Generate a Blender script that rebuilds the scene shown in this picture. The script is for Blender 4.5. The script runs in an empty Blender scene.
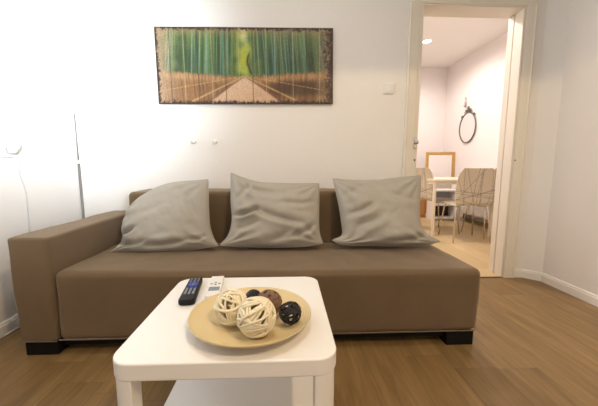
import bpy, bmesh, math, random
import numpy as np
from mathutils import Vector, Matrix, noise
PI = math.pi
SC = bpy.context.scene
COL = SC.collection
random.seed(7)

# ------------------------------------------------------------------ camera
HC = 0.91
F_PX, PITCH, YAW, ROLL = 301.74, 0.12293, 0.04526, 0.0017
cam_d = bpy.data.cameras.new('camera')
cam = bpy.data.objects.new('camera', cam_d); COL.objects.link(cam)
cam_d.sensor_fit = 'HORIZONTAL'; cam_d.sensor_width = 36.0
cam_d.lens = F_PX * 36.0 / 598.0
cam_d.clip_start = 0.02; cam_d.clip_end = 60
fw = Vector((math.sin(YAW) * math.cos(PITCH), math.cos(YAW) * math.cos(PITCH), -math.sin(PITCH)))
rt = Vector((math.cos(YAW), -math.sin(YAW), 0)); up = rt.cross(fw)
r2 = rt * math.cos(ROLL) + up * math.sin(ROLL); u2 = up * math.cos(ROLL) - rt * math.sin(ROLL)
M = Matrix((r2, u2, -fw)).transposed().to_4x4(); M.translation = (0, 0, HC)
cam.matrix_world = M
SC.camera = cam

# ------------------------------------------------------------------ world, lights, exposure
w = bpy.data.worlds.new('world'); SC.world = w; w.use_nodes = True
w.node_tree.nodes['Background'].inputs[0].default_value = (0.75, 0.86, 1.0, 1)
w.node_tree.nodes['Background'].inputs[1].default_value = 0.6
SC.view_settings.view_transform = 'Standard'; SC.view_settings.look = 'None'
SC.view_settings.gamma = 1; SC.view_settings.use_curve_mapping = False
SC.view_settings.exposure = 0.22

def light(name, kind, loc, energy, color, **kw):
    d = bpy.data.lights.new(name, kind); d.energy = energy; d.color = color
    o = bpy.data.objects.new(name, d); COL.objects.link(o); o.location = loc
    for k, v in kw.items():
        if k == 'aim':
            o.rotation_euler = (Vector(v) - Vector(loc)).to_track_quat('-Z', 'Y').to_euler()
        else: setattr(d, k, v)
    return o
light('window_daylight', 'AREA', (-1.44, 0.50, 1.50), 3.5, (0.95, 0.97, 1.0), shape='RECTANGLE', size=1.2, size_y=1.1, aim=(0.6, 1.4, 0.9))
light('rear_window_daylight', 'AREA', (-0.5, -1.95, 1.5), 4, (0.97, 0.97, 1.0), shape='RECTANGLE', size=1.3, size_y=1.2, aim=(-0.6, 2.3, 1.1))
light('added_corner_beam', 'AREA', (1.3, -1.95, 1.55), 21, (0.78, 0.89, 1.0), shape='RECTANGLE', size=0.6, size_y=0.8, spread=math.radians(29), aim=(-1.80, 2.3, 1.72))  # narrow beam added behind the camera to whiten the left corner
light('ceiling_panel_lamp', 'AREA', (0.1, 0.95, 2.66), 11, (1.0, 0.90, 0.78), shape='DISK', size=0.5)
PEND = (0.95, -0.5, 2.62)
light('pendant_bulb', 'SPOT', (PEND[0], PEND[1], PEND[2] - 0.02), 95, (1.0, 0.75, 0.46), spot_size=math.radians(143.5), spot_blend=0.04, shadow_soft_size=0.06, aim=(PEND[0], PEND[1], 0))
light('hall_downlight_bulb', 'SPOT', (2.188, 4.825, 2.79), 70, (1.0, 0.92, 0.86), spot_size=math.radians(172), spot_blend=0.5, shadow_soft_size=0.06)
light('added_hall_fill_light', 'SPOT', (1.2, 3.4, 2.79), 120, (1.0, 0.91, 0.86), spot_size=math.radians(172), spot_blend=0.5, shadow_soft_size=0.06)  # unseen extra lamp with no fixture, added to brighten the hall

# ------------------------------------------------------------------ materials
def new_mat(name):
    m = bpy.data.materials.new(name); m.use_nodes = True
    nt = m.node_tree; return m, nt, nt.nodes['Principled BSDF']
def N(nt, t, **kw):
    n = nt.nodes.new(t)
    for k, v in kw.items(): setattr(n, k, v)
    return n
def mat(name, col, rough=0.5, metal=0.0, nscale=0, ncol=None, bump=0.0, bscale=None, spec=None, coord='Object', stretch=(1, 1, 1), sheen=0):
    m, nt, b = new_mat(name)
    b.inputs['Base Color'].default_value = (*col, 1); b.inputs['Roughness'].default_value = rough
    b.inputs['Metallic'].default_value = metal
    if spec is not None: b.inputs['Specular IOR Level'].default_value = spec
    if sheen: b.inputs['Sheen Weight'].default_value = sheen; b.inputs['Sheen Tint'].default_value = (1, .84, .66, 1)
    if nscale or bump:
        tc = N(nt, 'ShaderNodeTexCoord'); mp = N(nt, 'ShaderNodeMapping'); mp.inputs['Scale'].default_value = stretch
        nt.links.new(tc.outputs[coord], mp.inputs[0])
    if nscale:
        n1 = N(nt, 'ShaderNodeTexNoise'); n1.inputs['Scale'].default_value = nscale; n1.inputs['Detail'].default_value = 5
        mx = N(nt, 'ShaderNodeMix', data_type='RGBA')
        nt.links.new(mp.outputs[0], n1.inputs['Vector']); nt.links.new(n1.outputs['Fac'], mx.inputs['Factor'])
        mx.inputs['A'].default_value = (*col, 1); mx.inputs['B'].default_value = (*ncol, 1)
        nt.links.new(mx.outputs['Result'], b.inputs['Base Color'])
    if bump:
        n2 = N(nt, 'ShaderNodeTexNoise'); n2.inputs['Scale'].default_value = bscale or 60; n2.inputs['Detail'].default_value = 4
        bp = N(nt, 'ShaderNodeBump'); bp.inputs['Strength'].default_value = bump; bp.inputs['Distance'].default_value = 0.01
        nt.links.new(mp.outputs[0], n2.inputs['Vector']); nt.links.new(n2.outputs['Fac'], bp.inputs['Height'])
        nt.links.new(bp.outputs[0], b.inputs['Normal'])
    return m
def attr_mat(name, rough=0.6, bump=0.0):
    m, nt, b = new_mat(name)
    a = N(nt, 'ShaderNodeAttribute', attribute_name='paint')
    nt.links.new(a.outputs['Color'], b.inputs['Base Color']); b.inputs['Roughness'].default_value = rough
    return m
def emit(name, col, s):
    m, nt, b = new_mat(name); b.inputs['Emission Color'].default_value = (*col, 1); b.inputs['Emission Strength'].default_value = s
    b.inputs['Base Color'].default_value = (*col, 1); return m

M_wall = mat('white_plaster', (0.83, 0.80, 0.76), 0.75, nscale=2.5, ncol=(0.80, 0.77, 0.73), bump=0.12, bscale=35)
M_wall2 = mat('hall_plaster', (0.86, 0.80, 0.78), 0.8, nscale=2, ncol=(0.84, 0.78, 0.76), bump=0.08, bscale=30)
M_ceil = mat('ceiling_paint', (0.85, 0.83, 0.80), 0.85, bump=0.05, bscale=30)
M_trim = mat('cream_gloss_paint', (0.80, 0.74, 0.64), 0.38, nscale=6, ncol=(0.76, 0.70, 0.60), bump=0.05, bscale=20)
M_base = mat('white_skirting_paint', (0.84, 0.81, 0.76), 0.4, bump=0.04, bscale=25)
M_table = mat('white_satin_laminate', (0.86, 0.83, 0.79), 0.33, spec=0.4)
M_sofa = mat('taupe_suede', (0.168, 0.113, 0.064), 0.92, nscale=5, ncol=(0.122, 0.080, 0.043), bump=0.25, bscale=260, sheen=0.32, spec=.2)
M_cush = mat('grey_linen', (0.425, 0.395, 0.340), 0.92, nscale=7, ncol=(0.370, 0.342, 0.292), bump=0.35, bscale=340, sheen=0.05, spec=.2)
M_black = mat('black_lacquer', (0.008, 0.007, 0.007), 0.7, spec=.15)
M_seam = mat('dark_seam_thread', (0.11, 0.072, 0.046), 0.9)
M_chrome = mat('chrome', (0.62, 0.60, 0.58), 0.22, 1.0)
M_dchrome = mat('brushed_nickel', (0.42, 0.40, 0.38), 0.35, 1.0)
M_plast = mat('white_plastic', (0.82, 0.80, 0.76), 0.35)
M_remote = mat('black_plastic', (0.010, 0.010, 0.012), 0.5, spec=.25)
M_grey = mat('grey_rubber_key', (0.24, 0.25, 0.26), 0.5)
M_blue = mat('blue_key', (0.03, 0.07, 0.50), 0.4)
M_lcd = mat('grey_display', (0.20, 0.24, 0.29), 0.2)
M_gold = mat('gilt_wood', (0.56, 0.33, 0.08), 0.5, 0.1, nscale=40, ncol=(0.40, 0.22, 0.05), bump=0.5, bscale=60)
M_mirror = mat('mirror_glass', (0.90, 0.90, 0.90), 0.03, 1.0)
M_pewter = mat('dark_pewter', (0.16, 0.145, 0.14), 0.4, 0.7)
M_orange = mat('orange_pine', (0.52, 0.23, 0.07), 0.5, nscale=6, ncol=(0.40, 0.16, 0.045), stretch=(1, 1, .1))
M_hallwhite = mat('white_lacquered_board', (0.82, 0.78, 0.74), 0.4)
M_cream = mat('natural_rattan', (0.88, 0.79, 0.58), 0.6, nscale=30, ncol=(0.76, 0.65, 0.43))
M_brownr = mat('brown_rattan', (0.16, 0.085, 0.045), 0.65, nscale=40, ncol=(0.25, 0.14, 0.08))
M_blackr = mat('black_rattan', (0.012, 0.011, 0.014), 0.45)
M_dtable = mat('cream_table_paint', (0.74, 0.66, 0.53), 0.4)
M_darkvoid = mat('dark_brown_board', (0.07, 0.035, 0.025), 0.6)
M_cable = mat('grey_white_cable', (0.55, 0.55, 0.52), 0.5)
M_glass = None

def wood_floor(name, c1, c2, c3, pw, pl, rough, grain=1.0, sp=0.5):
    m, nt, b = new_mat(name); L = nt.links.new
    tc = N(nt, 'ShaderNodeTexCoord'); sx = N(nt, 'ShaderNodeSeparateXYZ'); L(tc.outputs['Object'], sx.inputs[0])
    def mth(op, a, bb=None, c=None):
        n = N(nt, 'ShaderNodeMath', operation=op)
        for i, v in enumerate((a, bb, c)):
            if v is None: continue
            if isinstance(v, (int, float)): n.inputs[i].default_value = v
            else: L(v, n.inputs[i])
        return n.outputs[0]
    u = mth('DIVIDE', sx.outputs['X'], pw); iu = mth('FLOOR', u); fu = mth('FRACT', u)
    wn = N(nt, 'ShaderNodeTexWhiteNoise', noise_dimensions='1D'); L(iu, wn.inputs['W'])
    v = mth('ADD', mth('DIVIDE', sx.outputs['Y'], pl), mth('MULTIPLY', wn.outputs['Value'], 3.7)); iv = mth('FLOOR', v); fv = mth('FRACT', v)
    cx = N(nt, 'ShaderNodeCombineXYZ'); L(iu, cx.inputs[0]); L(iv, cx.inputs[1])
    wn2 = N(nt, 'ShaderNodeTexWhiteNoise', noise_dimensions='3D'); L(cx.outputs[0], wn2.inputs['Vector'])
    off = mth('MULTIPLY', wn2.outputs['Value'], 37.0)
    # grain: noise stretched along the plank
    g = N(nt, 'ShaderNodeCombineXYZ')
    L(mth('ADD', mth('MULTIPLY', sx.outputs['X'], 11.0), off), g.inputs[0]); L(mth('MULTIPLY', sx.outputs['Y'], 1.3), g.inputs[1]); L(off, g.inputs[2])
    n1 = N(nt, 'ShaderNodeTexNoise'); n1.inputs['Scale'].default_value = 1.0; n1.inputs['Detail'].default_value = 6; n1.inputs['Roughness'].default_value = 0.6; n1.inputs['Distortion'].default_value = 1.1
    L(g.outputs[0], n1.inputs['Vector'])
    g2 = N(nt, 'ShaderNodeCombineXYZ')
    L(mth('ADD', mth('MULTIPLY', sx.outputs['X'], 75.0), off), g2.inputs[0]); L(mth('MULTIPLY', sx.outputs['Y'], 3.5), g2.inputs[1]); L(off, g2.inputs[2])
    n2 = N(nt, 'ShaderNodeTexNoise'); n2.inputs['Scale'].default_value = 1.0; n2.inputs['Detail'].default_value = 4
    L(g2.outputs[0], n2.inputs['Vector'])
    # knots
    vk = N(nt, 'ShaderNodeTexVoronoi'); vk.inputs['Scale'].default_value = 1.0
    g3 = N(nt, 'ShaderNodeCombineXYZ'); L(mth('MULTIPLY', sx.outputs['X'], 5.0), g3.inputs[0]); L(mth('MULTIPLY', sx.outputs['Y'], 2.2), g3.inputs[1])
    L(g3.outputs[0], vk.inputs['Vector'])
    kn = N(nt, 'ShaderNodeMapRange'); kn.inputs[1].default_value = 0.02; kn.inputs[2].default_value = 0.16; kn.inputs[3].default_value = 0.55; kn.inputs[4].default_value = 0.0
    L(vk.outputs['Distance'], kn.inputs[0])
    r1 = N(nt, 'ShaderNodeMapRange'); r1.inputs[1].default_value = 0.3; r1.inputs[2].default_value = 0.7; L(n1.outputs['Fac'], r1.inputs[0])
    mA = N(nt, 'ShaderNodeMix', data_type='RGBA'); L(r1.outputs[0], mA.inputs['Factor']); mA.inputs['A'].default_value = (*c1, 1); mA.inputs['B'].default_value = (*c2, 1)
    mB = N(nt, 'ShaderNodeMix', data_type='RGBA'); L(mth('MULTIPLY', mth('SUBTRACT', n2.outputs['Fac'], 0.35), 0.8 * grain), mB.inputs['Factor']); L(mA.outputs['Result'], mB.inputs['A']); mB.inputs['B'].default_value = (*c3, 1)
    mK = N(nt, 'ShaderNodeMix', data_type='RGBA'); L(kn.outputs[0], mK.inputs['Factor']); L(mB.outputs['Result'], mK.inputs['A']); mK.inputs['B'].default_value = (*c3, 1)
    # plank tone
    hs = N(nt, 'ShaderNodeHueSaturation'); L(mK.outputs['Result'], hs.inputs['Color']); L(mth('ADD', mth('MULTIPLY', wn2.outputs['Value'], 0.22), 0.89), hs.inputs['Value'])
    # joints
    e = mth('MINIMUM', mth('MULTIPLY', mth('MINIMUM', fu, mth('SUBTRACT', 1.0, fu)), pw), mth('MULTIPLY', mth('MINIMUM', fv, mth('SUBTRACT', 1.0, fv)), pl))
    j = N(nt, 'ShaderNodeMapRange'); j.inputs[1].default_value = 0.0; j.inputs[2].default_value = 0.0016; j.inputs[3].default_value = 0.45; j.inputs[4].default_value = 0.0; L(e, j.inputs[0])
    mJ = N(nt, 'ShaderNodeMix', data_type='RGBA'); L(j.outputs[0], mJ.inputs['Factor']); L(hs.outputs[0], mJ.inputs['A']); mJ.inputs['B'].default_value = (c3[0] * .5, c3[1] * .5, c3[2] * .5, 1)
    L(mJ.outputs['Result'], b.inputs['Base Color']); b.inputs['Roughness'].default_value = rough; b.inputs['Specular IOR Level'].default_value = sp
    bp = N(nt, 'ShaderNodeBump'); bp.inputs['Strength'].default_value = 0.08; bp.inputs['Distance'].default_value = 0.004
    L(n2.outputs['Fac'], bp.inputs['Height']); L(bp.outputs[0], b.inputs['Normal'])
    return m
M_floor = wood_floor('oak_laminate', (0.300, 0.188, 0.076), (0.180, 0.106, 0.040), (0.075, 0.042, 0.016), 0.19, 1.25, 0.38, sp=0.35)
M_floor2 = wood_floor('pale_laminate', (0.60, 0.45, 0.24), (0.54, 0.39, 0.20), (0.43, 0.30, 0.14), 0.19, 1.2, 0.35, 0.6)

def bamboo_mat():
    m, nt, b = new_mat('spun_bamboo'); L = nt.links.new
    tc = N(nt, 'ShaderNodeTexCoord'); wv = N(nt, 'ShaderNodeTexWave', wave_type='RINGS', rings_direction='Z')
    wv.inputs['Scale'].default_value = 42; wv.inputs['Distortion'].default_value = 0.8; wv.inputs['Detail'].default_value = 2; wv.inputs['Detail Scale'].default_value = 0.6
    L(tc.outputs['Object'], wv.inputs['Vector'])
    ns = N(nt, 'ShaderNodeTexNoise'); ns.inputs['Scale'].default_value = 9; L(tc.outputs['Object'], ns.inputs['Vector'])
    mx = N(nt, 'ShaderNodeMix', data_type='RGBA'); mx.inputs['A'].default_value = (0.72, 0.57, 0.31, 1); mx.inputs['B'].default_value = (0.60, 0.44, 0.21, 1)
    ml = N(nt, 'ShaderNodeMath', operation='MULTIPLY'); L(wv.outputs['Fac'], ml.inputs[0]); L(ns.outputs['Fac'], ml.inputs[1])
    L(ml.outputs[0], mx.inputs['Factor']); L(mx.outputs['Result'], b.inputs['Base Color']); b.inputs['Roughness'].default_value = 0.38
    return m
M_bamboo = bamboo_mat()

# ------------------------------------------------------------------ mesh helpers
def link(name, bm, m, parent=None, loc=(0, 0, 0), rot=(0, 0, 0), smooth=False, bevel=0, seg=2, autosm=None):
    if bevel:
        pass
    bmesh.ops.recalc_face_normals(bm, faces=bm.faces[:])
    me = bpy.data.meshes.new(name); bm.to_mesh(me); bm.free()
    o = bpy.data.objects.new(name, me); COL.objects.link(o)
    o.location = loc; o.rotation_euler = rot
    if m: me.materials.append(m)
    if smooth:
        for p in me.polygons: p.use_smooth = True
    if autosm is not None:
        for p in me.polygons: p.use_smooth = True
        me.set_sharp_from_angle(angle=math.radians(autosm))
    if bevel:
        md = o.modifiers.new('bevel', 'BEVEL'); md.width = bevel; md.segments = seg; md.limit_method = 'ANGLE'; md.angle_limit = math.radians(40)
        for p in me.polygons: p.use_smooth = True
        me.set_sharp_from_angle(angle=math.radians(35))
    if parent: o.parent = parent
    return o
def empty(name, loc=(0, 0, 0), rz=0):
    o = bpy.data.objects.new(name, None); COL.objects.link(o); o.location = loc; o.rotation_euler = (0, 0, rz); o.empty_display_size = .1
    return o
def tag(o, label, cat, group=None):
    o['label'] = label; o['category'] = cat
    if group: o['group'] = group
    return o
def struct(o, label=None):
    o['kind'] = 'structure'
    if label: o['label'] = label
    return o
def box(bm, x0, x1, y0, y1, z0, z1, mtx=None):
    vs = [bm.verts.new((x, y, z)) for x in (x0, x1) for y in (y0, y1) for z in (z0, z1)]
    if mtx:
        for v in vs: v.co = mtx @ v.co
    for f in ((0, 1, 3, 2), (4, 6, 7, 5), (0, 4, 5, 1), (2, 3, 7, 6), (0, 2, 6, 4), (1, 5, 7, 3)): bm.faces.new([vs[i] for i in f])
def bx(*a, **k):
    bm = bmesh.new(); box(bm, *a, **k); return bm
def boxes(lst):
    bm = bmesh.new()
    for a in lst: box(bm, *a)
    return bm
def prism(bm, pts, z0, z1):
    a = [bm.verts.new((x, y, z0)) for x, y in pts]; b = [bm.verts.new((x, y, z1)) for x, y in pts]
    n = len(pts); bm.faces.new(a[::-1]); bm.faces.new(b)
    for i in range(n): bm.faces.new((a[i], a[(i + 1) % n], b[(i + 1) % n], b[i]))
def tube(bm, pts, r, seg=8, closed=False, cap=True, flat=None):
    pts = [Vector(p) for p in pts]; n = len(pts); rings = []; prev = None
    for i, p in enumerate(pts):
        if closed: t = pts[(i + 1) % n] - pts[i - 1]
        else: t = pts[min(i + 1, n - 1)] - pts[max(i - 1, 0)]
        t.normalize()
        if prev is None:
            a = Vector((0, 0, 1)) if abs(t.z) < 0.9 else Vector((1, 0, 0)); s = t.cross(a).normalized()
        else:
            s = (prev - t * prev.dot(t)).normalized()
        prev = s; q = t.cross(s); rr = r[i] if isinstance(r, (list, tuple)) else r
        rings.append([bm.verts.new(p + (s * math.cos(2 * PI * k / seg) + q * math.sin(2 * PI * k / seg)) * rr) for k in range(seg)])
    for i in range(n if closed else n - 1):
        A = rings[i]; B = rings[(i + 1) % n]
        for k in range(seg): bm.faces.new((A[k], A[(k + 1) % seg], B[(k + 1) % seg], B[k]))
    if cap and not closed: bm.faces.new(rings[0][::-1]); bm.faces.new(rings[-1])
def lathe(bm, prof, seg=48, c=(0, 0, 0)):
    rings = []
    for r, z in prof:
        if r < 1e-6: rings.append([bm.verts.new((c[0], c[1], c[2] + z))])
        else: rings.append([bm.verts.new((c[0] + r * math.cos(2 * PI * k / seg), c[1] + r * math.sin(2 * PI * k / seg), c[2] + z)) for k in range(seg)])
    for A, B in zip(rings, rings[1:]):
        for k in range(seg):
            k2 = (k + 1) % seg
            if len(A) == 1 and len(B) > 1: bm.faces.new((A[0], B[k2], B[k]))
            elif len(B) == 1 and len(A) > 1: bm.faces.new((A[k], A[k2], B[0]))
            elif len(A) > 1: bm.faces.new((A[k], A[k2], B[k2], B[k]))
def soft_box(x0, x1, y0, y1, z0, z1, r, step=0.04, fn=None):
    """rounded box with an even skin of faces, so fn(p, n) can add folds"""
    lo = Vector((x0, y0, z0)); hi = Vector((x1, y1, z1)); ax = []
    for a in range(3):
        L = hi[a] - lo[a]; n = max(1, int((L - 2 * r) / step))
        # spacing inside a corner follows equal angles
        corner = [r * (1 - math.tan((1 - t) * PI / 4)) for t in (0, .25, .5, .75)]
        ax.append([lo[a] + c for c in corner] + [lo[a] + r + (L - 2 * r) * i / n for i in range(n + 1)] + [hi[a] - c for c in corner[::-1]])
    bm = bmesh.new(); cache = {}
    def V(i, j, k):
        key = (i, j, k)
        if key not in cache:
            p = Vector((ax[0][i], ax[1][j], ax[2][k]))
            q = Vector([min(max(p[a], lo[a] + r), hi[a] - r) for a in range(3)]); d = p - q
            nrm = d.normalized(); p = q + nrm * r
            if fn: p = fn(p, nrm)
            cache[key] = bm.verts.new(p)
        return cache[key]
    nx, ny, nz = (len(a) - 1 for a in ax)
    for i in range(nx):
        for j in range(ny):
            for k in (0, nz): bm.faces.new((V(i, j, k), V(i + 1, j, k), V(i + 1, j + 1, k), V(i, j + 1, k)))
        for k in range(nz):
            for j in (0, ny): bm.faces.new((V(i, j, k), V(i + 1, j, k), V(i + 1, j, k + 1), V(i, j, k + 1)))
    for j in range(ny):
        for k in range(nz):
            for i in (0, nx): bm.faces.new((V(i, j, k), V(i, j + 1, k), V(i, j + 1, k + 1), V(i, j, k + 1)))
    return bm
def paint(o, fn):
    me = o.data; at = me.color_attributes.new('paint', 'FLOAT_COLOR', 'POINT')
    co = np.empty(len(me.vertices) * 3, 'f'); me.vertices.foreach_get('co', co); co = co.reshape(-1, 3)
    c = fn(co); out = np.ones((len(co), 4), 'f'); out[:, :3] = c
    at.data.foreach_set('color', out.ravel())
def rrect(w, d, r, n=8, cx=0, cy=0):
    pts = []
    for sx, sy, a0 in ((1, 1, 0), (-1, 1, 90), (-1, -1, 180), (1, -1, 270)):
        for k in range(n + 1):
            a = math.radians(a0 + 90 * k / n); pts.append((cx + sx * (w / 2 - r) + r * math.cos(a), cy + sy * (d / 2 - r) + r * math.sin(a)))
    return pts

# ------------------------------------------------------------------ the room
XL, XR, YB, YF, ZC = -1.53, 2.04, 2.32, -2.1, 2.75
TH = 0.15                                   # thickness of the wall with the doorway
DX0, DX1, DZ = 1.005, 1.785, 2.085          # the doorway
HX0, HX1, HY1, HZ = 0.55, 3.20, 6.07, 2.82   # hall beyond it

bm = bx(XL - .1, XR + .1, YF - .1, YB, -0.05, 0)
struct(link('floor', bm, M_floor))
bm = bx(HX0 - .1, HX1 + .1, YB, HY1 + .1, -0.05, 0)
struct(link('floor', bm, M_floor2), 'pale laminate floor of the room beyond the doorway')
struct(link('ceiling', bx(XL - .1, XR + .1, YF - .1, YB + .001, ZC, ZC + .05), M_ceil))
struct(link('ceiling', bx(HX0 - .1, HX1 + .1, YB + TH, HY1 + .1, HZ, HZ + .05), M_ceil), 'ceiling of the room beyond the doorway')
bm = boxes([(XL - .1, DX0, YB, YB + TH, 0, 2.87), (DX0, DX1, YB, YB + TH, DZ, 2.87)])
prism(bm, [(DX1, YB), (1.945, YB), (XR, 2.222), (XR + .1, 2.222), (XR + .1, YB + TH), (DX1, YB + TH)], 0, 2.87)
struct(link('wall_back', bm, M_wall))
struct(link('wall_right', bx(XR, XR + .1, YF, 2.222, 0, 2.8), M_wall))
# left wall with a window nearer the camera, outside the frame
WY0, WY1, WZ0, WZ1 = -0.15, 1.15, 0.95, 2.15
struct(link('wall_left', boxes([(XL - .12, XL, YF, WY0, 0, 2.8), (XL - .12, XL, WY1, YB, 0, 2.8), (XL - .12, XL, WY0, WY1, 0, WZ0), (XL - .12, XL, WY0, WY1, WZ1, 2.8)]), M_wall))
wf = link('window_1', boxes([(XL - .09, XL - .03, WY0, WY0 + .05, WZ0, WZ1), (XL - .09, XL - .03, WY1 - .05, WY1, WZ0, WZ1), (XL - .09, XL - .03, WY0 + .05, WY1 - .05, WZ0, WZ0 + .05), (XL - .09, XL - .03, WY0 + .05, WY1 - .05, WZ1 - .05, WZ1), (XL - .08, XL - .04, .475, .525, WZ0 + .05, WZ1 - .05)]), M_base)
struct(wf)
# rear wall (behind the camera) with its own window opening
struct(link('wall_front', boxes([(XL - .1, .85, YF - .1, YF, 0, 0.85), (XL - .1, XR + .1, YF - .1, YF, 2.15, 2.8), (XL - .1, -1.2, YF - .1, YF, .85, 2.15), (.2, .85, YF - .1, YF, .85, 2.15), (1.75, XR + .1, YF - .1, YF, 0, 2.15)]), M_wall))
struct(link('window_2', boxes([(-1.2, -1.15, YF - .08, YF - .02, .85, 2.15), (.15, .2, YF - .08, YF - .02, .85, 2.15), (-1.15, .15, YF - .08, YF - .02, .85, .9), (-1.15, .15, YF - .08, YF - .02, 2.1, 2.15), (-.525, -.475, YF - .07, YF - .03, .9, 2.1)]), M_base))
struct(link('added_rear_door_frame', boxes([(.85, .93, YF - .08, YF - .02, 0, 2.15), (1.67, 1.75, YF - .08, YF - .02, 0, 2.15), (.93, 1.67, YF - .08, YF - .02, 0, .12), (.93, 1.67, YF - .08, YF - .02, 2.07, 2.15)]), M_base))  # unseen door frame, added with its opening to go with the corner beam
# hall shell
struct(link('wall_far', bx(HX0 - .1, HX1 + .1, HY1, HY1 + .1, 0, HZ), M_wall2))
struct(link('wall_far_right', boxes([(HX1, HX1 + .1, YB + TH, HY1, 0, HZ), (XR + .1, HX1 + .1, YB + TH - .1, YB + TH, 0, HZ)]), M_wall2))
struct(link('wall_far_left', boxes([(HX0 - .1, HX0, YB + TH, HY1, 0, HZ)]), M_wall2))

def skirting(name, pts, h=0.07, t=0.013):
    """moulded board along a floor line; pts run with the room on the left-hand side"""
    bm = bmesh.new(); prof = [(0, 0), (t, 0), (t, h - .018), (t * .75, h - .014), (t * .75, h - .006), (t * .4, h), (0, h)]
    rows = []
    for i, p in enumerate(pts):
        p = Vector(p); d0 = (Vector(pts[i]) - Vector(pts[i - 1])).normalized() if i else None
        d1 = (Vector(pts[i + 1]) - p).normalized() if i < len(pts) - 1 else None
        n0 = Vector((-d0.y, d0.x)) if d0 else None; n1 = Vector((-d1.y, d1.x)) if d1 else None
        n = (n0 or n1) if not (n0 and n1) else (n0 + n1) / (1 + n0.dot(n1))
        rows.append([bm.verts.new((p.x + n.x * a, p.y + n.y * a, z)) for a, z in prof])
    k = len(prof)
    for A, B in zip(rows, rows[1:]):
        for i in range(k): bm.faces.new((A[i], A[(i + 1) % k], B[(i + 1) % k], B[i]))
    bm.faces.new(rows[0]); bm.faces.new(rows[-1][::-1])
    return struct(link(name, bm, M_base))
skirting('baseboard_right', [(XR, YF), (XR, 2.222)])
skirting('baseboard_corner', [(XR, 2.222), (1.945, YB), (1.868, YB)])
skirting('baseboard_back', [(.90, YB), (XL, YB)])
skirting('baseboard_left', [(XL, YB), (XL, YF)])
bm = bmesh.new(); tube(bm, [(XL + .022, 2.28, .006), (XL + .023, 1.9, .006), (XL + .03, 1.72, .006), (XL + .026, 1.5, .006), (XL + .022, .9, .006)], .0045, 8)
tag(link('floor_cable', bm, M_cable, smooth=True), 'thin grey cable lying on the floor along the left skirting', 'cable')

# doorway: casing, reveals, sliding leaf edge with its latch
dr = struct(empty('door_1', (1.395, YB, 0)))
def dpart(name, bm, m, **k):
    o = link(name, bm, m, **k); o.parent = dr; o.matrix_parent_inverse = Matrix.Translation((-1.395, -YB, 0)); return o
def casing(x0, x1, inner_right):
    a = x0; s = 1 if inner_right else -1; w_ = abs(x1 - x0)
    prof = [(0, 0), (0, .022), (.012, .026), (.02, .020), (w_ - .012, .014), (w_, .010), (w_, 0)]
    bm = bmesh.new(); prism(bm, [(a + s * u, YB - v) for u, v in prof], 0, 2.15 if False else DZ); return bm
dpart('casing', casing(.905, DX0 - .012, True), M_trim)
dpart('casing', casing(1.866, DX1 + .004, False), M_trim)
bm = bmesh.new(); prof = [(0, 0), (0, .022), (.012, .026), (.02, .020), (.068, .014), (.08, .010), (.08, 0)]
top = DZ + .08; A = [bm.verts.new((.905, YB - v, top - u)) for u, v in prof]; B = [bm.verts.new((1.866, YB - v, top - u)) for u, v in prof]
k_ = len(prof); bm.faces.new(A); bm.faces.new(B[::-1])
for i in range(k_): bm.faces.new((A[i], A[(i + 1) % k_], B[(i + 1) % k_], B[i]))
dpart('head_casing', bm, M_trim)
dpart('jamb', boxes([(DX0 - .012, DX0 + .012, YB - .006, YB + TH + .01, 0, DZ)]), M_trim, bevel=.003)
dpart('jamb', boxes([(DX1 - .012, DX1 + .004, YB - .006, YB + .085, 0, DZ), (DX1 - .008, DX1 + .006, YB + .10, YB + TH + .01, 0, DZ)]), M_trim, bevel=.003)
dpart('head_jamb', boxes([(DX0 + .012, DX1 - .012, YB - .006, YB + TH + .01, DZ - .014, DZ)]), M_trim, bevel=.002)
dpart('threshold', boxes([(DX0 + .012, DX1 - .012, YB - .012, YB + .006, 0, .004)]), mat('dark_brass_strip', (0.12, 0.08, 0.04), 0.4, 0.6))
leaf = dpart('door_leaf', boxes([(DX0 + .012, DX0 + .022, YB + .045, YB + .09, 0.004, DZ - .016)]), M_trim, bevel=.002)
bm = bmesh.new(); lathe(bm, [(0, 0), (.011, 0), (.011, .004), (.006, .006), (.005, .018), (.012, .024), (.013, .032), (.008, .037), (0, .038)], 20)
for v in bm.verts: v.co = Matrix.Translation((DX0 - .010, YB - .014, 1.085)) @ Matrix.Rotation(PI / 2, 4, 'X') @ v.co
h_ = dpart('door_handle', bm, M_chrome, smooth=True)
dpart('latch_plate', boxes([(DX0 - .026, DX0 - .002, YB - .022, YB - .008, 1.045, 1.125)]), M_chrome, bevel=.002)
bm = bmesh.new(); lathe(bm, [(0, 0), (.007, 0), (.007, .003), (0, .0035)], 14)
for v in bm.verts: v.co = Matrix.Translation((DX0 - .010, YB - .013, .955)) @ Matrix.Rotation(PI / 2, 4, 'X') @ v.co
dpart('keyhole', bm, M_pewter)
bm = bmesh.new(); lathe(bm, [(0, 0), (.006, 0), (.006, .003), (0, .0035)], 14)
for v in bm.verts: v.co = Matrix.Translation((DX1 + .012, YB - .012, .955)) @ Matrix.Rotation(PI / 2, 4, 'X') @ v.co
dpart('screw_cap', bm, M_pewter)

# pendant lamp above the frame whose opaque shade cuts the warm light off along the walls
pl = tag(empty('pendant_lamp', (PEND[0], PEND[1], 2.60)), 'ceiling pendant lamp with opaque metal shade above the room', 'lamp')
bm = bmesh.new(); lathe(bm, [(.015, .13), (.05, .12), (.07, .06), (.085, 0.0), (.083, 0.0), (.067, .058), (.045, .115), (.0, .12)], 32)
link('lamp_shade', bm, M_plast, pl, smooth=True)
bm = bmesh.new(); tube(bm, [(0, 0, .125), (0, 0, .13)], .003); lathe(bm, [(0, .15), (.045, .15), (.045, .135), (.0, .12)], 24)
link('cord', bm, M_plast, pl, smooth=True)

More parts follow.
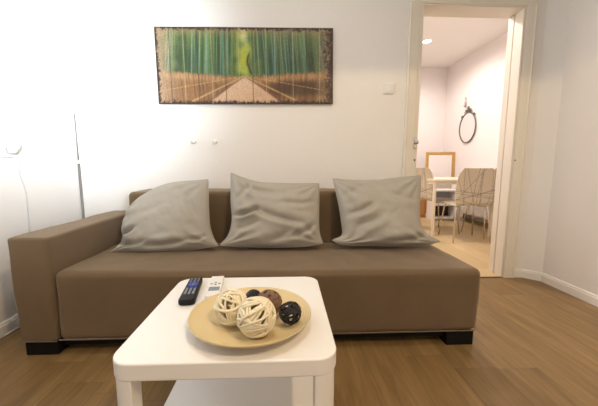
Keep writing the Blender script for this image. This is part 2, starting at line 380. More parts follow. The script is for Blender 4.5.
cl = tag(empty('ceiling_lamp', (.1, .95, ZC)), 'round flush ceiling lamp above the coffee table', 'ceiling light')
bm = bmesh.new(); lathe(bm, [(0, 0), (.27, 0), (.27, -.03), (.255, -.03), (.25, -.02), (0, -.02)], 40); link('lamp_body', bm, M_plast, cl, smooth=True)

# ------------------------------------------------------------------ picture on the wall
def art_fn(co):
    W2, H2 = .632, .2625
    u = (co[:, 0] + W2) / (2 * W2); v = (co[:, 2] + H2) / (2 * H2)      # v = 0 at the bottom
    rng = np.random.RandomState(3)
    def n1(x, s, oct=4):
        o = 0; a = 1; t = 0
        for k in range(oct):
            xs = x * s * 2 ** k; i = np.floor(xs).astype(int); f = xs - i; f = f * f * (3 - 2 * f)
            h = lambda q: np.modf(np.abs(np.sin(q * 127.1 + k * 311.7) * 43758.5))[0]
            o = o + a * (h(i) * (1 - f) + h(i + 1) * f); t += a; a *= .55
        return o / t
    def n2(x, y, s):
        out = np.zeros(len(x), 'f')
        for q in range(len(x)): out[q] = noise.noise((x[q] * s, y[q] * s, 1.7))
        return out
    uc = .492; vc = .37
    mixc = lambda a, b, t: a * (1 - t[:, None]) + np.array(b)[None] * t[:, None]
    sm = lambda e0, e1, x: np.clip((x - e0) / (e1 - e0), 0, 1) ** 2 * (3 - 2 * np.clip((x - e0) / (e1 - e0), 0, 1))
    d = np.abs(u - uc)
    # bamboo stems, leaning a little outward
    us = u + (u - uc) * (v - .4) * .10
    c = np.tile(np.array([.060, .110, .045]), (len(u), 1))
    c = mixc(c, (.11, .21, .085), sm(.35, .7, n1(us, 26))); c = mixc(c, (.04, .12, .10), sm(.5, .72, n1(us + 5, 14)) * .6)
    for q in range(105):
        x0 = rng.uniform(.02, .98); wd = rng.uniform(.0012, .0042); lean = rng.normal(0, .012)
        cc = [(.20, .34, .16), (.10, .26, .19), (.36, .44, .42), (.30, .36, .20), (.14, .28, .08), (.035, .075, .03), (.25, .38, .40), (.045, .10, .06)][rng.randint(8)]
        k = np.exp(-((us - x0 - lean * (v - .5)) / wd) ** 2) * (.45 + .4 * sm(.3, .8, v) * rng.uniform(.3, 1)); c = mixc(c, cc, np.clip(k, 0, .85))
    c = mixc(c, (.30, .38, .14), sm(.55, 1.0, v) * .45 * sm(.35, .65, n1(u + 2, 30)))
    # bright green glade in the middle
    nn = n2(u * 2.4, v, 9)
    gl = np.exp(-(d / .055) ** 2) ; c = mixc(c, (.42, .50, .11), np.clip(gl * (.70 + .9 * nn), 0, 1)); c = mixc(c, (.75, .72, .45), np.exp(-(d / .020) ** 2) * sm(.7, .95, v) * .8)
    c = mixc(c, (.50, .48, .06), np.exp(-((u - uc - .0) / .022) ** 2) * np.exp(-((v - .58) / .12) ** 2) * .8)
    c = mixc(c, (.05, .04, .02), np.exp(-((u - uc - .030 + .012 * np.sin(v * 14)) / .006) ** 2) * sm(.36, .42, v) * (1 - sm(.62, .72, v)) * .9)
    # brown brush fences, path, rails
    hz = vc + .06 * sm(.05, .5, d) + .05 * (n1(u, 60) - .5) + .03 * (n1(u + 4, 150) - .5)
    fence = (1 - sm(hz - .02, hz + .02, v)) * sm(.01, .05, d)
    fc = np.tile(np.array([.34, .20, .095]), (len(u), 1)); fc = mixc(fc, (.13, .07, .035), sm(.3, .8, n1(u + v * .03 * np.sign(uc - u), 170)) * .65)
    right = (u > uc)
    fc = mixc(fc, (.055, .03, .018), right * sm(.05, .22, d) * (1 - sm(.26, .36, v)) * sm(.05, .16, v) * .75)
    c = c * (1 - fence[:, None]) + fc * fence[:, None]
    tuft = fence * np.exp(-((v - hz + .045) / .05) ** 2) * (.4 + .6 * sm(.35, .7, n1(u, 130))); c = mixc(c, (.55, .38, .21), tuft * .75)
    bot = np.clip((vc - v) / vc, 0, 1)
    pw_ = .012 + bot * .20
    path = (1 - sm(pw_ - .01, pw_ + .012, d)) * (1 - sm(vc - .01, vc + .01, v))
    pc = np.tile(np.array([.60, .44, .32]), (len(u), 1)); pc = mixc(pc, (.70, .54, .41), sm(.4, .7, n1(v, 8)) * .5)
    c = c * (1 - path[:, None]) + pc * path[:, None]
    for sl, wd, cc in ((.23, .006, (.22, .12, .06)), (.33, .005, (.62, .45, .25)), (.88, .006, (.66, .42, .17))):
        k = np.exp(-((d - bot * sl) / (wd * (1 + bot * 1.5))) ** 2) * (v < vc); c = mixc(c, cc, np.clip(k * (.55 + .5 * n1(d + 3, 22)), 0, 1))
    c = mixc(c, (.36, .26, .16), np.full(len(u), .04) + .14 * sm(.2, .75, nn) + .10 * sm(.2, .6, n2(u * 2.4 + 9, v, 4)))
    # worn sandy border
    ed = np.minimum(np.minimum(u, 1 - u) * 2.4, np.minimum(v, 1 - v))
    fade = 1 - sm(.0, .28, np.minimum(u, 1 - u) * 2.0 + .07 * nn); c = mixc(c, (.42, .31, .21), fade * .8)
    c = mixc(c, (.42, .28, .17), (1 - sm(0, .16, 1 - v)) * .55)
    rough = n2(u * 2.4, v, 26) * .5 + n2(u * 2.4 + 3, v, 60) * .5
    dk = (1 - sm(.012, .045, ed + .055 * rough)); dk = np.maximum(dk, (1 - sm(.03, .13, (1 - u) * 2.2 + .16 * rough)) * .85)
    c = mixc(c, (.075, .04, .03), dk)
    # plank joints: 13 vertical boards, alternately dark and pale
    t = u * 13; fi = np.round(t); dj = np.abs(t - fi) / 13 * 2 * W2
    jn = (1 - sm(.0015, .0045, dj)) * (fi > 0) * (fi < 13)
    pale = (fi % 2 == 0)
    c = mixc(c, (.62, .50, .36), jn * pale * .42); c = mixc(c, (.11, .065, .04), jn * (~pale) * .75)
    gr = n2(u * 2.4 + 20, v, 95)
    c = c * (1 + .28 * gr)[:, None]
    return np.clip(c, 0, 1) ** 1.36 * 1.15
nx_, nz_ = 390, 110
bm = bmesh.new(); W2, H2, T2 = .632, .2625, .022
g = [[bm.verts.new((-W2 + 2 * W2 * i / nx_, -T2, -H2 + 2 * H2 * j / nz_)) for j in range(nz_ + 1)] for i in range(nx_ + 1)]
for i in range(nx_):
    for j in range(nz_): bm.faces.new((g[i][j], g[i + 1][j], g[i + 1][j + 1], g[i][j + 1]))
pic = tag(empty('wall_picture', (-.282, YB, 1.6235)), 'wide plank picture of a path through a green bamboo grove', 'picture'); pic.rotation_euler = (0, -.0120, 0)
pa = link('printed_planks', bm, attr_mat('printed_wood', .55), pic); paint(pa, art_fn)
link('board', bx(-W2 - .001, W2 + .001, -T2 + .0006, -.001, -H2 - .001, H2 + .001), mat('dark_board_edge', (.10, .055, .035), .6, nscale=30, ncol=(.05, .03, .02)), pic)

# ------------------------------------------------------------------ small wall things
def knob(x, z, label):
    bm = bmesh.new(); lathe(bm, [(0, 0), (.008, 0), (.008, .006), (.0065, .014), (.012, .018), (.0175, .026), (.0165, .034), (.009, .040), (0, .041)], 24)
    o = link('wall_peg', bm, M_plast, None, (x, YB, z), (PI / 2, 0, 0), smooth=True); return tag(o, label, 'wall peg', 'white pegs on the wall')
knob(-.672, 1.085, 'left white round peg on the wall below the bamboo picture'); knob(-.517, 1.083, 'right white round peg on the wall below the bamboo picture')
sw = tag(empty('light_switch', (.779, YB, 1.487)), 'square white light switch between picture and doorway', 'light switch')
link('face_plate', bx(-.041, .041, -.010, -.0005, -.041, .041), M_plast, sw, bevel=.003)
link('rocker', bx(-.029, .029, -.016, -.010, -.027, .029), M_plast, sw, bevel=.002, rot=(.06, 0, 0))

# socket on the left wall with a plug and the cable hanging from it
so = tag(empty('wall_socket', (XL, 1.742, .992)), 'white wall socket on the left wall above sofa arm', 'socket')
link('face_plate', bx(.0005, .011, -.041, .041, -.041, .041), M_plast, so, bevel=.003)
bm = bmesh.new(); lathe(bm, [(0, .002), (.017, .002), (.019, .012), (.021, .012), (.021, 0)], 24)
link('socket_well', bm, M_plast, so, loc=(.011, 0, 0), rot=(0, PI / 2, 0), smooth=True)
pg = tag(empty('plug', (XL + .024, 1.742, .992)), 'white plug with thin grey cable hanging from wall socket', 'plug')
bm = bmesh.new(); lathe(bm, [(0, 0), (.018, 0), (.019, .02), (.014, .034), (.006, .038), (0, .038)], 20)
link('plug_body', bm, M_hallwhite, pg, rot=(0, PI / 2, 0), smooth=True)
bm = bmesh.new(); pts = [(.03, .0, 0), (.038, .015, .022), (.034, .038, .024), (.012, .052, .008), (-.004, .053, -.02)]
c_ = [(-.010, .058, -.07), (-.014, .066, -.14), (-.013, .080, -.20), (-.014, .092, -.255), (-.013, .090, -.36), (-.013, .087, -.45), (-.013, .08, -.7), (-.005, .10, -.97)]
tube(bm, pts + c_, .0032, 8); link('cable', bm, M_cable, pg, smooth=True)

# slim stand pole in the corner
M_pole = mat('grey_pole_paint', (0.20, 0.185, 0.17), 0.45, 0.2)
sp = tag(empty('stand_pole', (-1.462, 2.225, 0)), 'slim metal stand pole in the corner behind sofa arm', 'stand')
bm = bmesh.new(); tube(bm, [(0, 0, .01), (0, 0, .925)], .0085, 12); link('lower_pole', bm, M_pole, sp, smooth=True)
bm = bmesh.new(); tube(bm, [(0, 0, .94), (0, 0, 1.265)], .0045, 12); link('upper_pole', bm, M_pole, sp, smooth=True)
bm = bmesh.new(); lathe(bm, [(0, .922), (.009, .922), (.0105, .928), (.0105, .938), (.006, .944), (0, .944)], 16); link('collar', bm, M_plast, sp, smooth=True)
bm = bmesh.new(); lathe(bm, [(0, 1.258), (.006, 1.26), (.008, 1.266), (.006, 1.272), (0, 1.274)], 16); link('knob', bm, M_chrome, sp, smooth=True)
bm = bmesh.new(); lathe(bm, [(0, 0), (.055, 0), (.055, .008), (.012, .014), (0, .014)], 32); link('base', bm, M_dchrome, sp, smooth=True)

# ------------------------------------------------------------------ sofa
sofa = tag(empty('sofa', (-.14, 1.83, 0)), 'long taupe suede sofa with one block arm at left', 'sofa')
def spart(name, bm, m, **k):
    o = link(name, bm, m, **k); o.parent = sofa; o.matrix_parent_inverse = Matrix.Translation((.14, -1.83, 0)); return o
def fold(p, n, a=.004, s=4.0):
    return p + n * (a * noise.noise(p * s) + a * .35 * noise.noise(p * s * 3.1))
def gauss(x, w): return math.exp(-(x / w) ** 2)
def seat_fn(p, n):
    q = fold(p, n, .005, 3.2)
    q.z += (.004 - .008 * p.x) * max(0, (p.z - .09) / .31)
    if n.z > .5:
        # soft dips where the two seat seams run, and under the cushions
        for xs in (-.205, .33): q.z -= .003 * gauss(p.x - xs, .012) * (1 if p.y > 1.5 else .6)
        q.z -= .004 * math.sin((p.x + 1.07) * PI / 2.04)
        q.z += .0035 * math.sin(p.x * 34 + p.y * 12 + 3 * noise.noise(p * 3)) * gauss(p.y - 1.72, .16) * (0.6 + noise.noise(p * 2))
    if n.y < -.5:
        q.y += .006 * gauss(p.z - .25, .12)
    return q
spart('seat', soft_box(-1.088, .980, 1.402, 1.985, .070, .402, .034, .02, seat_fn), M_sofa, smooth=True)
spart('armrest', soft_box(-1.262, -1.090, 1.398, 2.27, .070, .582, .016, .025, lambda p, n: fold(p, n, .004, 4) + Vector((-.013 * max(0, (p.z - .09) / .49) * max(0, (-1.12 - p.x) / .14), 0, 0))), M_sofa, smooth=True)
spart('backrest', soft_box(-1.015, .885, 1.975, 2.27, .30, .742, .03, .03, lambda p, n: fold(p, n, .004, 3)), M_sofa, smooth=True)
spart('back_base', soft_box(-1.088, .90, 1.978, 2.262, .088, .31, .012, .06), M_sofa, smooth=True)
# hem welts and arm seam
bm = bmesh.new(); tube(bm, [(-1.258, 1.402, .076), (-1.092, 1.3985, .076)], .0035, 6); tube(bm, [(-1.084, 1.4035, .080), (-.3, 1.4035, .080), (.3, 1.4035, .080), (.956, 1.4035, .080), (.979, 1.425, .080), (.981, 1.97, .080)], .0035, 6)
spart('hem_welt', bm, M_sofa, smooth=True)
bm = bmesh.new(); tube(bm, [(-.205, 1.44, .3965), (-.205, 1.6, .398), (-.204, 1.8, .399), (-.206, 1.96, .3995)], .0022, 6)
spart('seat_seam', bm, M_sofa, smooth=True)
bm = bmesh.new(); tube(bm, [(.33, 1.45, .3965), (.331, 1.7, .398), (.333, 1.96, .399)], .0022, 6)
spart('seat_seam', bm, M_sofa, smooth=True)
spart('base_frame', boxes([(-1.22, .93, 1.445, 2.24, .030, .078)]), M_black)
for x0, y0, wx in ((-1.25, 1.412, .15), (.818, 1.408, .140), (-1.25, 2.10, .15), (.815, 2.10, .137)):
    spart('foot', bx(x0, x0 + wx, y0, y0 + .13, 0, .072), M_black, bevel=.003)

# ------------------------------------------------------------------ cushions
def resample(pts, n):
    P_ = np.array(pts, float)
    # Catmull-Rom through the points
    Q = np.vstack([2 * P_[0] - P_[1], P_, 2 * P_[-1] - P_[-2]]); dense = []
    for i in range(1, len(Q) - 2):
        for t in np.linspace(0, 1, 24, endpoint=False):
            a, b, c, d = Q[i - 1], Q[i], Q[i + 1], Q[i + 2]
            dense.append(.5 * (2 * b + (c - a) * t + (2 * a - 5 * b + 4 * c - d) * t * t + (3 * b - 3 * c + d - a) * t ** 3))
    dense.append(P_[-1]); dense = np.array(dense); s = np.r_[0, np.cumsum(np.linalg.norm(np.diff(dense, axis=0), axis=1))]; s /= s[-1]
    u = np.linspace(0, 1, n)
    return np.c_[np.interp(u, s, dense[:, 0]), np.interp(u, s, dense[:, 1])]
def cushion(label, bottom, right, top, left, creases, tf=.085, tb=.085, seed=0, base=(1.76, .4155), lean=(.18, .43)):
    n = 72
    Bt, Rt, Tp, Lf = (resample(e, n + 1) for e in (bottom, right, top, left))
    cx = float(np.mean(np.r_[Bt[:, 0], Tp[:, 0]])); tl = Vector((0, lean[0], lean[1])).normalized(); nf = Vector((0, -tl.z, tl.y))
    def world(x, t, o): return Vector((x - cx, 0, 0)) + tl * t + nf * o
    bm = bmesh.new(); fr = {}; bk = {}
    for i in range(n + 1):
        u = i / n
        for j in range(n + 1):
            v = j / n
            p = (1 - v) * Bt[i] + v * Tp[i] + (1 - u) * Lf[j] + u * Rt[j] - ((1 - u) * (1 - v) * Bt[0] + u * (1 - v) * Bt[n] + (1 - u) * v * Tp[0] + u * v * Tp[n])
            e = max(0, math.sin(PI * u) * math.sin(PI * v)); th = (1 - (1 - min(1, 2.1 * min(u, 1 - u))) ** 2.4) * (1 - (1 - min(1, 2.1 * min(v, 1 - v))) ** 2.4)
            th = th ** .62
            # heavier filling sinks to the lower half
            th *= .86 + .22 * (1 - v)
            P3 = Vector((p[0] * 5.0, p[1] * 5.0, seed * 7.3))
            wr = .015 * noise.noise(P3) + .009 * noise.noise(P3 * 2.3) + .003 * noise.noise(P3 * 6)
            # tension folds from the corners
            for (cu, cv, ph) in ((0, 0, .3), (1, 0, 1.1), (0, 1, 2.3), (1, 1, 3.7)):
                du, dv = u - cu, v - cv; rr = math.hypot(du, dv); ang = math.atan2(abs(dv), abs(du))
                wr += .008 * math.sin(ang * 13 + ph + seed) * math.exp(-((rr - .22) / .16) ** 2)
            cr = 0
            for (x0, t0, x1, t1, dep, wd) in creases:
                ax_, at_ = x1 - x0, t1 - t0; L2 = ax_ * ax_ + at_ * at_; s = ((p[0] - x0) * ax_ + (p[1] - t0) * at_) / L2
                sc = min(1, max(0, s)); bow = .012 * math.sin(PI * sc); dn = ((p[0] - x0) * at_ - (p[1] - t0) * ax_) / math.sqrt(L2) - bow; over = (s - sc) * math.sqrt(L2)
                env = math.exp(-(over / .02) ** 2) * (math.sin(PI * min(1, max(0.08, sc * .92 + .06))) ** .6)
                cr += env * 2.3 * (-dep * math.exp(-(dn / wd) ** 2) + dep * .65 * math.exp(-((dn - 2.2 * wd) / (1.3 * wd)) ** 2) + dep * .4 * math.exp(-((dn + 2.4 * wd) / (1.5 * wd)) ** 2))
            edge = i in (0, n) or j in (0, n)
            k = min(1, 8 * min(u, 1 - u, v, 1 - v))
            of = tf * th + (wr + cr) * k; ob = -(tb * th + .5 * wr * k)
            if edge:
                vv = bm.verts.new(world(p[0], p[1], .0 + .002 * noise.noise(P3 * 3))); fr[i, j] = bk[i, j] = vv
            else:
                fr[i, j] = bm.verts.new(world(p[0], p[1], max(of, .004))); bk[i, j] = bm.verts.new(world(p[0], p[1], min(ob, -.003)))
    for i in range(n):
        for j in range(n):
            bm.faces.new((fr[i, j], fr[i + 1, j], fr[i + 1, j + 1], fr[i, j + 1]))
            q = (bk[i, j], bk[i, j + 1], bk[i + 1, j + 1], bk[i + 1, j])
            bm.faces.new(q)
    piping = [fr[i, 0].co.copy() for i in range(n)] + [fr[n, j].co.copy() for j in range(n)] + [fr[i, n].co.copy() for i in range(n, 0, -1)] + [fr[0, j].co.copy() for j in range(n, 0, -1)]
    root = tag(empty('cushion', (cx, base[0], base[1])), label, 'cushion', 'grey cushions on the sofa')
    link('cover', bm, M_cush, root, smooth=True)
    b2 = bmesh.new(); tube(b2, piping[::2], .0032, 6, closed=True); link('piping', b2, M_cush, root, smooth=True)
    return root
cushion('grey linen cushion leaning at left beside the sofa arm',
    [(-1.032, -.011), (-.907, -.012), (-.735, -.014), (-.535, .004), (-.400, .024)],
    [(-.400, .024), (-.43, .070), (-.457, .145), (-.473, .27), (-.487, .44)],
    [(-0.964, 0.197), (-0.934, 0.278), (-0.865, 0.348), (-0.726, 0.414), (-0.487, 0.44)],
    [(-1.032, -0.011), (-0.991, 0.018), (-0.957, 0.058), (-0.973, 0.13), (-0.964, 0.197)],
    [(-1.00, .085, -.86, .125, .016, .012), (-.95, .03, -.80, .05, .010, .012), (-.80, .02, -.56, .055, .012, .014), (-.58, .30, -.50, .18, .006, .015), (-.90, .20, -.70, .27, .004, .02), (-.56, .05, -.46, .09, .008, .01)], seed=1, tf=.095)
cushion('grey linen cushion in the middle with a peaked left corner',
    [(-.391, .027), (-.242, .016), (-.034, .012), (.117, .016), (.225, .033)],
    [(.225, .033), (.205, .109), (.207, .235), (.212, .333), (.214, .413)],
    [(-.345, .485), (-.256, .447), (-.148, .420), (.029, .413), (.214, .413)],
    [(-.391, .027), (-.345, .083), (-.325, .175), (-.337, .302), (-.345, .485)],
    [(-.33, .205, -.16, .235, .018, .012), (-.20, .24, .12, .14, .010, .016), (-.26, .38, -.02, .33, .006, .018), (-.02, .27, .19, .29, .006, .014), (-.30, .12, -.15, .16, .006, .015), (.02, .06, .20, .16, .009, .014), (-.1, .04, .05, .12, .006, .02), (-.30, .30, -.22, .42, .006, .015)], seed=2, tf=.085)
cushion('grey linen cushion at the right end of the sofa',
    [(.282, .050), (.359, .022), (.573, .014), (.821, .011), (.949, .034)],
    [(.949, .034), (.866, .091), (.842, .167), (.857, .297), (.885, .467)],
    [(.306, .447), (.416, .436), (.591, .436), (.744, .454), (.885, .467)],
    [(.282, .050), (.345, .083), (.344, .183), (.331, .299), (.306, .447)],
    [(.38, .20, .55, .27, .008, .016), (.44, .13, .60, .20, .006, .018), (.62, .34, .82, .30, .004, .02), (.60, .03, .86, .07, .010, .014), (.36, .33, .50, .40, .005, .02)], seed=4, tf=.09)

# ------------------------------------------------------------------ coffee table
TX, TY, TZ = -.148, .942, .45
tb = tag(empty('coffee_table', (TX, TY, 0)), 'white square coffee table with rounded corners and lower shelf', 'table')
bm = bmesh.new(); prism(bm, rrect(.554, .548, .055, 10), TZ - .045, TZ); link('tabletop', bm, M_table, tb, bevel=.004, seg=3)
bm = bmesh.new(); prism(bm, rrect(.515, .515, .03, 8), .10, .122); link('shelf', bm, M_table, tb, bevel=.003)
for sx in (1, -1):
    for sy in (1, -1):
        bm = bmesh.new(); P_ = []
        for k in range(9):
            a = PI / 2 * k / 8; P_.append((.272 - .048 + .048 * math.cos(a), .272 - .048 + .048 * math.sin(a)))
        P_ += [(.218, .272), (.218, .222), (.272, .222)]
        P_ = [(x * sx, y * sy) for x, y in P_]; prism(bm, P_, 0, TZ - .044); link('leg', bm, M_table, tb, bevel=.003)

# bamboo dish
pd = bmesh.new(); R_ = .172
prof = [(0, .008)] + [(r, .008 + .027 * (r / R_) ** 2.1) for r in [R_ * k / 14 for k in range(1, 15)]]
prof += [(R_ + .003, .0375), (R_ + .004, .0345)] + [(r, .0295 * (r / R_) ** 2.3 - .0005 if r > .075 else .0005) for r in (R_, .165, .14, .115, .09, .07)] + [(0, .0005)]
prof = [(r, max(z, 0.0005)) for r, z in prof]
lathe(pd, prof, 96)
plate = tag(link('bamboo_dish', pd, M_bamboo, None, (-.102, .846, TZ), (0, 0, 0), smooth=True), 'shallow round bamboo dish on the white coffee table', 'dish')

def rattan(label, c, r, m, nb, tr, seed):
    rnd = random.Random(seed); bm = bmesh.new()
    for b in range(nb):
        ax_ = Vector((rnd.gauss(0, 1), rnd.gauss(0, 1), rnd.gauss(0, 1))).normalized()
        s = ax_.orthogonal().normalized(); q = ax_.cross(s); off = rnd.uniform(-.35, .35) * r; rad = math.sqrt(max(0, (r - tr) ** 2 - off ** 2)); lay = 1 - rnd.uniform(0, 2.2) * tr / r
        ph = rnd.uniform(0, 6); nn = 40; pts = []
        for k in range(nn):
            a = 2 * PI * k / nn; p = (s * math.cos(a) + q * math.sin(a)) * rad + ax_ * (off + .06 * r * math.sin(3 * a + ph) )
            pts.append(p.normalized() * (r - tr) * lay)
        for sh in ((0, 1) if rnd.random() < .55 else (0,)):
            d = ax_ * tr * 1.9 * sh
            tube(bm, [(p + d).normalized() * p.length for p in pts], tr * rnd.uniform(.8, 1.1), 6, closed=True)
    o = link('rattan_ball', bm, m, None, c, smooth=True); return tag(o, label, 'decorative ball', 'woven rattan balls in the dish')
rattan('cream rattan ball at the front of the bamboo dish', (-.076, .744, .5222), .0535, M_cream, 21, .0039, 11)
rattan('cream rattan ball behind left of the front one', (-.153, .820, .5125), .0515, M_cream, 21, .0039, 5)
rattan('black rattan ball at the right side of dish', (.012, .793, .5055), .0325, M_blackr, 14, .0015, 8)
rattan('brown rattan ball between cream and black balls', (-.050, .868, .5010), .0395, M_brownr, 40, .0017, 9)
rattan('black rattan ball mostly hidden behind brown ball', (-.103, .925, .4908), .027, M_blackr, 22, .0016, 10)

# remotes
r1 = tag(empty('remote_control', (-.341, 1.066, TZ), math.radians(7.0)), 'black television remote with blue buttons on table', 'remote control')
bm = bmesh.new(); prism(bm, rrect(.049, .212, .014, 6), 0.001, .021); o = link('body', bm, M_remote, r1, bevel=.005, seg=3)
for v in o.data.vertices:
    if v.co.y < -.03: v.co.x *= 1.0 + .10 * min(1, (-.03 - v.co.y) / .06)
for j in range(4):
    for i in range(3): link('button', bx(-.0165 + i * .013, -.0095 + i * .013, .050 + j * .0115, .0545 + j * .0115, .0205, .0226), M_grey, r1)
bm = bmesh.new(); lathe(bm, [(.0085, .0205), (.0085, .0232), (.0165, .0232), (.0175, .0205)], 24); link('navigation_ring', bm, M_blue, r1, loc=(0, .027, 0))
link('button', bx(-.004, .004, .023, .031, .0205, .0236), M_grey, r1)
for i in range(3): link('button', bx(-.019 + i * .0145, -.010 + i * .0145, -.006, .001, .0205, .0228), M_blue, r1)
for j in range(2):
    for i in range(3): link('button', bx(-.0175 + i * .0135, -.010 + i * .0135, -.058 + j * .026, -.036 + j * .026, .0205, .0228), M_grey, r1)
r3 = tag(empty('remote_control', (-.262, 1.09, TZ), math.radians(6.0)), 'white air conditioner remote with grey display on table', 'remote control')
bm = bmesh.new(); prism(bm, rrect(.050, .185, .008, 6), 0.001, .019); link('body', bm, M_plast, r3, bevel=.004, seg=3)
link('display', bx(-.019, .019, -.052, -.018, .0186, .0198), M_lcd, r3)
for x, y in ((-.014, .012), (0, .004), (.014, .012), (0, .022)): link('button', bx(x - .004, x + .004, y - .004, y + .004, .0186, .0206), M_grey, r3)
link('end_cap', bx(-.0235, .0235, .064, .090, .0186, .0196), M_hallwhite, r3)

# ------------------------------------------------------------------ the hall beyond the doorway
def chair_paint(seed, horiz):
    rnd = random.Random(seed); lines = []
    for k in range(17):
        a = rnd.choice([rnd.uniform(-.35, .35), PI / 2 + rnd.uniform(-.3, .3), rnd.uniform(0, PI)]); lines.append((math.cos(a), math.sin(a), rnd.uniform(-.22, .22)))
    def fn(co):
        x = co[:, 0]; y = co[:, 1 if horiz else 2] - (0 if horiz else .66)
        c = np.tile(np.array([.58, .51, .38]), (len(x), 1))
        for a, b, o_ in lines:
            d = np.abs(x * a + y * b - o_); k = np.clip(1 - (d - .0012) / .0022, 0, 1)[:, None] * .9
            c = c * (1 - k) + np.array([.20, .15, .12]) * k
        return c
    return fn
M_shell = attr_mat('patterned_shell', .45)
def shell(pts, wfn, bowfn, n=90, th=.008):
    """pts: side profile (y, z); a thin curved sheet swept across the width"""
    prof = resample(pts, n + 1); bm = bmesh.new(); m_ = 70; top = {}; low = {}
    for i, (y, z) in enumerate(prof):
        a = prof[max(i - 1, 0)]; b = prof[min(i + 1, n)]; d = (b - a) / np.linalg.norm(b - a); nn = np.array([-d[1], d[0]])
        for j in range(m_ + 1):
            s = 2 * j / m_ - 1; x = s * wfn(i / n) / 2; off = bowfn(i / n) * s * s
            p = np.array([y, z]) + nn * off; q = p - nn * th
            top[i, j] = bm.verts.new((x, p[0], p[1])); low[i, j] = bm.verts.new((x, q[0], q[1]))
    for i in range(n):
        for j in range(m_):
            bm.faces.new((top[i, j], top[i + 1, j], top[i + 1, j + 1], top[i, j + 1])); bm.faces.new((low[i, j], low[i, j + 1], low[i + 1, j + 1], low[i + 1, j]))
        for j in (0, m_): bm.faces.new((top[i, j], low[i, j], low[i + 1, j], top[i + 1, j]))
    for j in range(m_):
        for i in (0, n): bm.faces.new((top[i, j], top[i, j + 1], low[i, j + 1], low[i, j]))
    return bm
def make_chair(loc, rz, label):
    """faces +y in its own frame"""
    t = tag(empty('dining_chair', loc, rz), label, 'chair', 'patterned dining chairs around the table')
    s = link('seat', shell([(.215, .438), (.19, .452), (.08, .452), (-.08, .444), (-.17, .448)], lambda u: .40 - .02 * abs(2 * u - 1), lambda u: .010), M_shell, t, smooth=True); paint(s, chair_paint(3, True))
    b = link('backrest', shell([(-.172, .449), (-.200, .475), (-.212, .55), (-.222, .68), (-.242, .80), (-.262, .885)], lambda u: .385 + .035 * math.sin(PI * min(1, u * 1.1)) - .07 * max(0, u - .86) / .14, lambda u: -.022 * math.sin(PI * u) - .004), M_shell, t, smooth=True); paint(b, chair_paint(5, False))
    for sx in (-1, 1):
        for sy in (-1, 1):
            bm = bmesh.new(); tube(bm, [(sx * .10, sy * .08, .436), (sx * .16, sy * .14, .434), (sx * .178, sy * .157, .420), (sx * .183, sy * .163, .39), (sx * .215, sy * .215, .004)], .0085, 10)
            link('leg', bm, M_chrome, t, smooth=True)
            bm = bmesh.new()
    return t
def copy_tree(o, parent=None):
    c = o.copy(); COL.objects.link(c); c.parent = parent
    for ch in [x for x in bpy.data.objects if x.parent == o]: copy_tree(ch, c)
    return c
ch = make_chair((2.22, 3.60, 0), math.radians(-6), 'patterned chair with its back turned, nearest in the doorway')
for loc, rz, lab in (((2.09, 4.06, 0), math.radians(-82), 'patterned chair at the left end of dining table'), ((2.665, 3.80, 0), math.radians(4), 'patterned chair half hidden by the right door jamb')):
    c = copy_tree(ch); c.location = loc; c.rotation_euler = (0, 0, rz); c['label'] = lab
dt = tag(empty('dining_table', (2.28, 4.12, 0)), 'white dining table with thin square legs beyond doorway', 'table')
link('tabletop', bx(-.40, .42, -.38, .40, .715, .742), M_dtable, dt, bevel=.003)
link('apron', boxes([(-.37, .39, -.36, -.34, .675, .715), (-.37, .39, .36, .38, .675, .715), (-.39, -.37, -.34, .36, .675, .715), (.39, .41, -.34, .36, .675, .715)]), M_dtable, dt)
for x, y in ((-.375, -.355), (.395, -.355), (-.375, .375), (.395, .375)): link('leg', bx(x - .016, x + .016, y - .016, y + .016, 0, .715), M_dtable, dt, bevel=.002)

# gilt framed mirror leaning near the far corner
gm = tag(empty('framed_mirror', (2.93, 5.60, 0), math.radians(-14)), 'large gilt framed mirror standing on the floor beyond the table', 'mirror'); gm.rotation_euler = (math.radians(-4), 0, math.radians(-14))
w_, h_m, f_ = .52, 1.175, .055
link('frame', boxes([(-w_ / 2, -w_ / 2 + f_, 0, .03, 0, h_m), (w_ / 2 - f_, w_ / 2, 0, .03, 0, h_m), (-w_ / 2 + f_, w_ / 2 - f_, 0, .03, 0, f_), (-w_ / 2 + f_, w_ / 2 - f_, 0, .03, h_m - f_, h_m)]), M_gold, gm, bevel=.006)
link('mirror_glass', bx(-w_ / 2 + f_ - .003, w_ / 2 - f_ + .003, .014, .022, f_ - .003, h_m - f_ + .003), M_mirror, gm)
# white shelf in front of the mirror
cb = tag(empty('shelf_unit', (2.66, 5.0, 0), math.radians(-3)), 'small white open shelf unit behind the dining table', 'shelf unit')
link('carcass', boxes([(-.20, -.17, -.12, .12, 0, .52), (.17, .20, -.12, .12, 0, .52), (-.17, .17, -.12, .12, .49, .52), (-.17, .17, -.12, .12, .25, .28), (-.17, .17, -.12, .12, .02, .05)]), M_hallwhite, cb, bevel=.003)
link('back_panel', bx(-.17, .17, .10, .115, .28, .49), mat('grey_panel', (.42, .44, .46), .5), cb)
link('lower_panel', bx(-.17, .17, .10, .115, .05, .25), M_darkvoid, cb)
# white sideboard on the right wall
sb = tag(empty('sideboard', (3.03, 4.62, 0)), 'low white sideboard along the right wall beyond the doorway', 'sideboard')
link('body', bx(-.12, .16, -.62, .55, .14, .60), M_hallwhite, sb, bevel=.004)
for y in (-.22, .17): link('door', bx(-.132, -.121, y - .185, y + .185, .16, .58), M_hallwhite, sb, bevel=.003)
for x, y in ((-.10, -.55), (.12, -.55), (-.10, .48), (.12, .48)): link('foot', bx(x - .02, x + .02, y - .02, y + .02, 0, .141), M_darkvoid, sb)
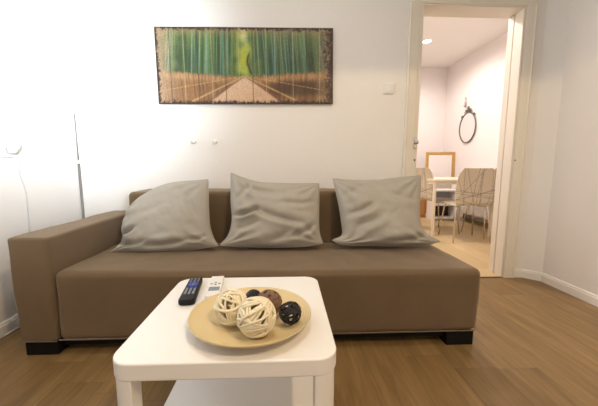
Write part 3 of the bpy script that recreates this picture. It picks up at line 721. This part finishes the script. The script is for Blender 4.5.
# orange pine stool
st = tag(empty('wooden_cabinet', (2.40, 5.30, 0)), 'narrow orange wooden cabinet behind the left dining chair', 'cabinet')
link('body', bx(-.07, .07, -.12, .12, 0, .78), M_orange, st, bevel=.004)
link('door', bx(-.062, .062, -.133, -.12, .05, .75), M_orange, st, bevel=.003)
# oval mirror with a crested pewter frame, hung on the right wall
om = tag(empty('oval_mirror', (HX1, 5.26, 1.575)), 'oval wall mirror with crested dark metal frame', 'mirror')
ring = [(-.022, .235 * math.cos(2 * PI * k / 64), .255 * math.sin(2 * PI * k / 64)) for k in range(64)]
bm = bmesh.new(); tube(bm, ring, .010, 8, closed=True); link('frame', bm, M_pewter, om, smooth=True)
bm = bmesh.new(); A = [bm.verts.new((-.020, y * .97, z * .97)) for _, y, z in ring]; B = [bm.verts.new((-.003, y * .97, z * .97)) for _, y, z in ring]
bm.faces.new(A); bm.faces.new(B[::-1])
for i in range(64): bm.faces.new((A[i], A[(i + 1) % 64], B[(i + 1) % 64], B[i]))
link('mirror_glass', bm, M_mirror, om)
bm = bmesh.new()
for s in (-1, 1):
    pts = [(-.022, s * (.02 + .10 * t + .02 * math.sin(6 * t)), .262 + .055 * math.sin(PI * (1 - t) * .9) * (1 - t * .6)) for t in [k / 14 for k in range(15)]]
    tube(bm, pts, [.014 - .007 * k / 14 for k in range(15)], 8)
    tube(bm, [(-.022, s * .028 + .020 * math.cos(a), .285 + .022 * math.sin(a)) for a in [2 * PI * k / 16 for k in range(16)]], .008, 6, closed=True)
    tube(bm, [(-.022, s * (.17 + .02 * math.cos(a)), .205 + .02 * math.sin(a)) for a in [2 * PI * k / 12 for k in range(12)]], .008, 6, closed=True)
tube(bm, [(-.022, .018 * math.cos(a), .335 + .024 * math.sin(a)) for a in [2 * PI * k / 16 for k in range(16)]], .009, 6, closed=True)
link('crest', bm, M_pewter, om, smooth=True)
hk = tag(empty('wall_hanging', (HX1, 5.36, 2.03)), 'small grey metal hanging ornament above the oval mirror', 'ornament')
bm = bmesh.new(); lathe(bm, [(0, -.09), (.018, -.085), (.024, -.06), (.014, -.035), (.018, -.01), (.008, .01), (.004, .06), (.012, .07), (0, .085)], 14, (-.026, 0, 0)); link('pendant', bm, M_dchrome, hk, smooth=True)
bm = bmesh.new(); tube(bm, [(0, 0, .07), (-.03, 0, .07), (-.03, 0, .05)], .004, 6); link('hook', bm, M_dchrome, hk, smooth=True)
# ceiling downlight
dl = tag(empty('ceiling_downlight', (2.188, 4.825, HZ)), 'round lit ceiling downlight seen through the doorway', 'ceiling light')
bm = bmesh.new(); lathe(bm, [(.062, 0), (.075, 0), (.075, -.006), (.062, -.008), (.058, -.003)], 32); link('rim', bm, M_plast, dl, smooth=True)
bm = bmesh.new(); lathe(bm, [(0, -.006), (.058, -.006), (.058, -.001), (0, -.001)], 32); link('diffuser', bm, emit('lit_diffuser', (1, .97, .92), 12), dl)
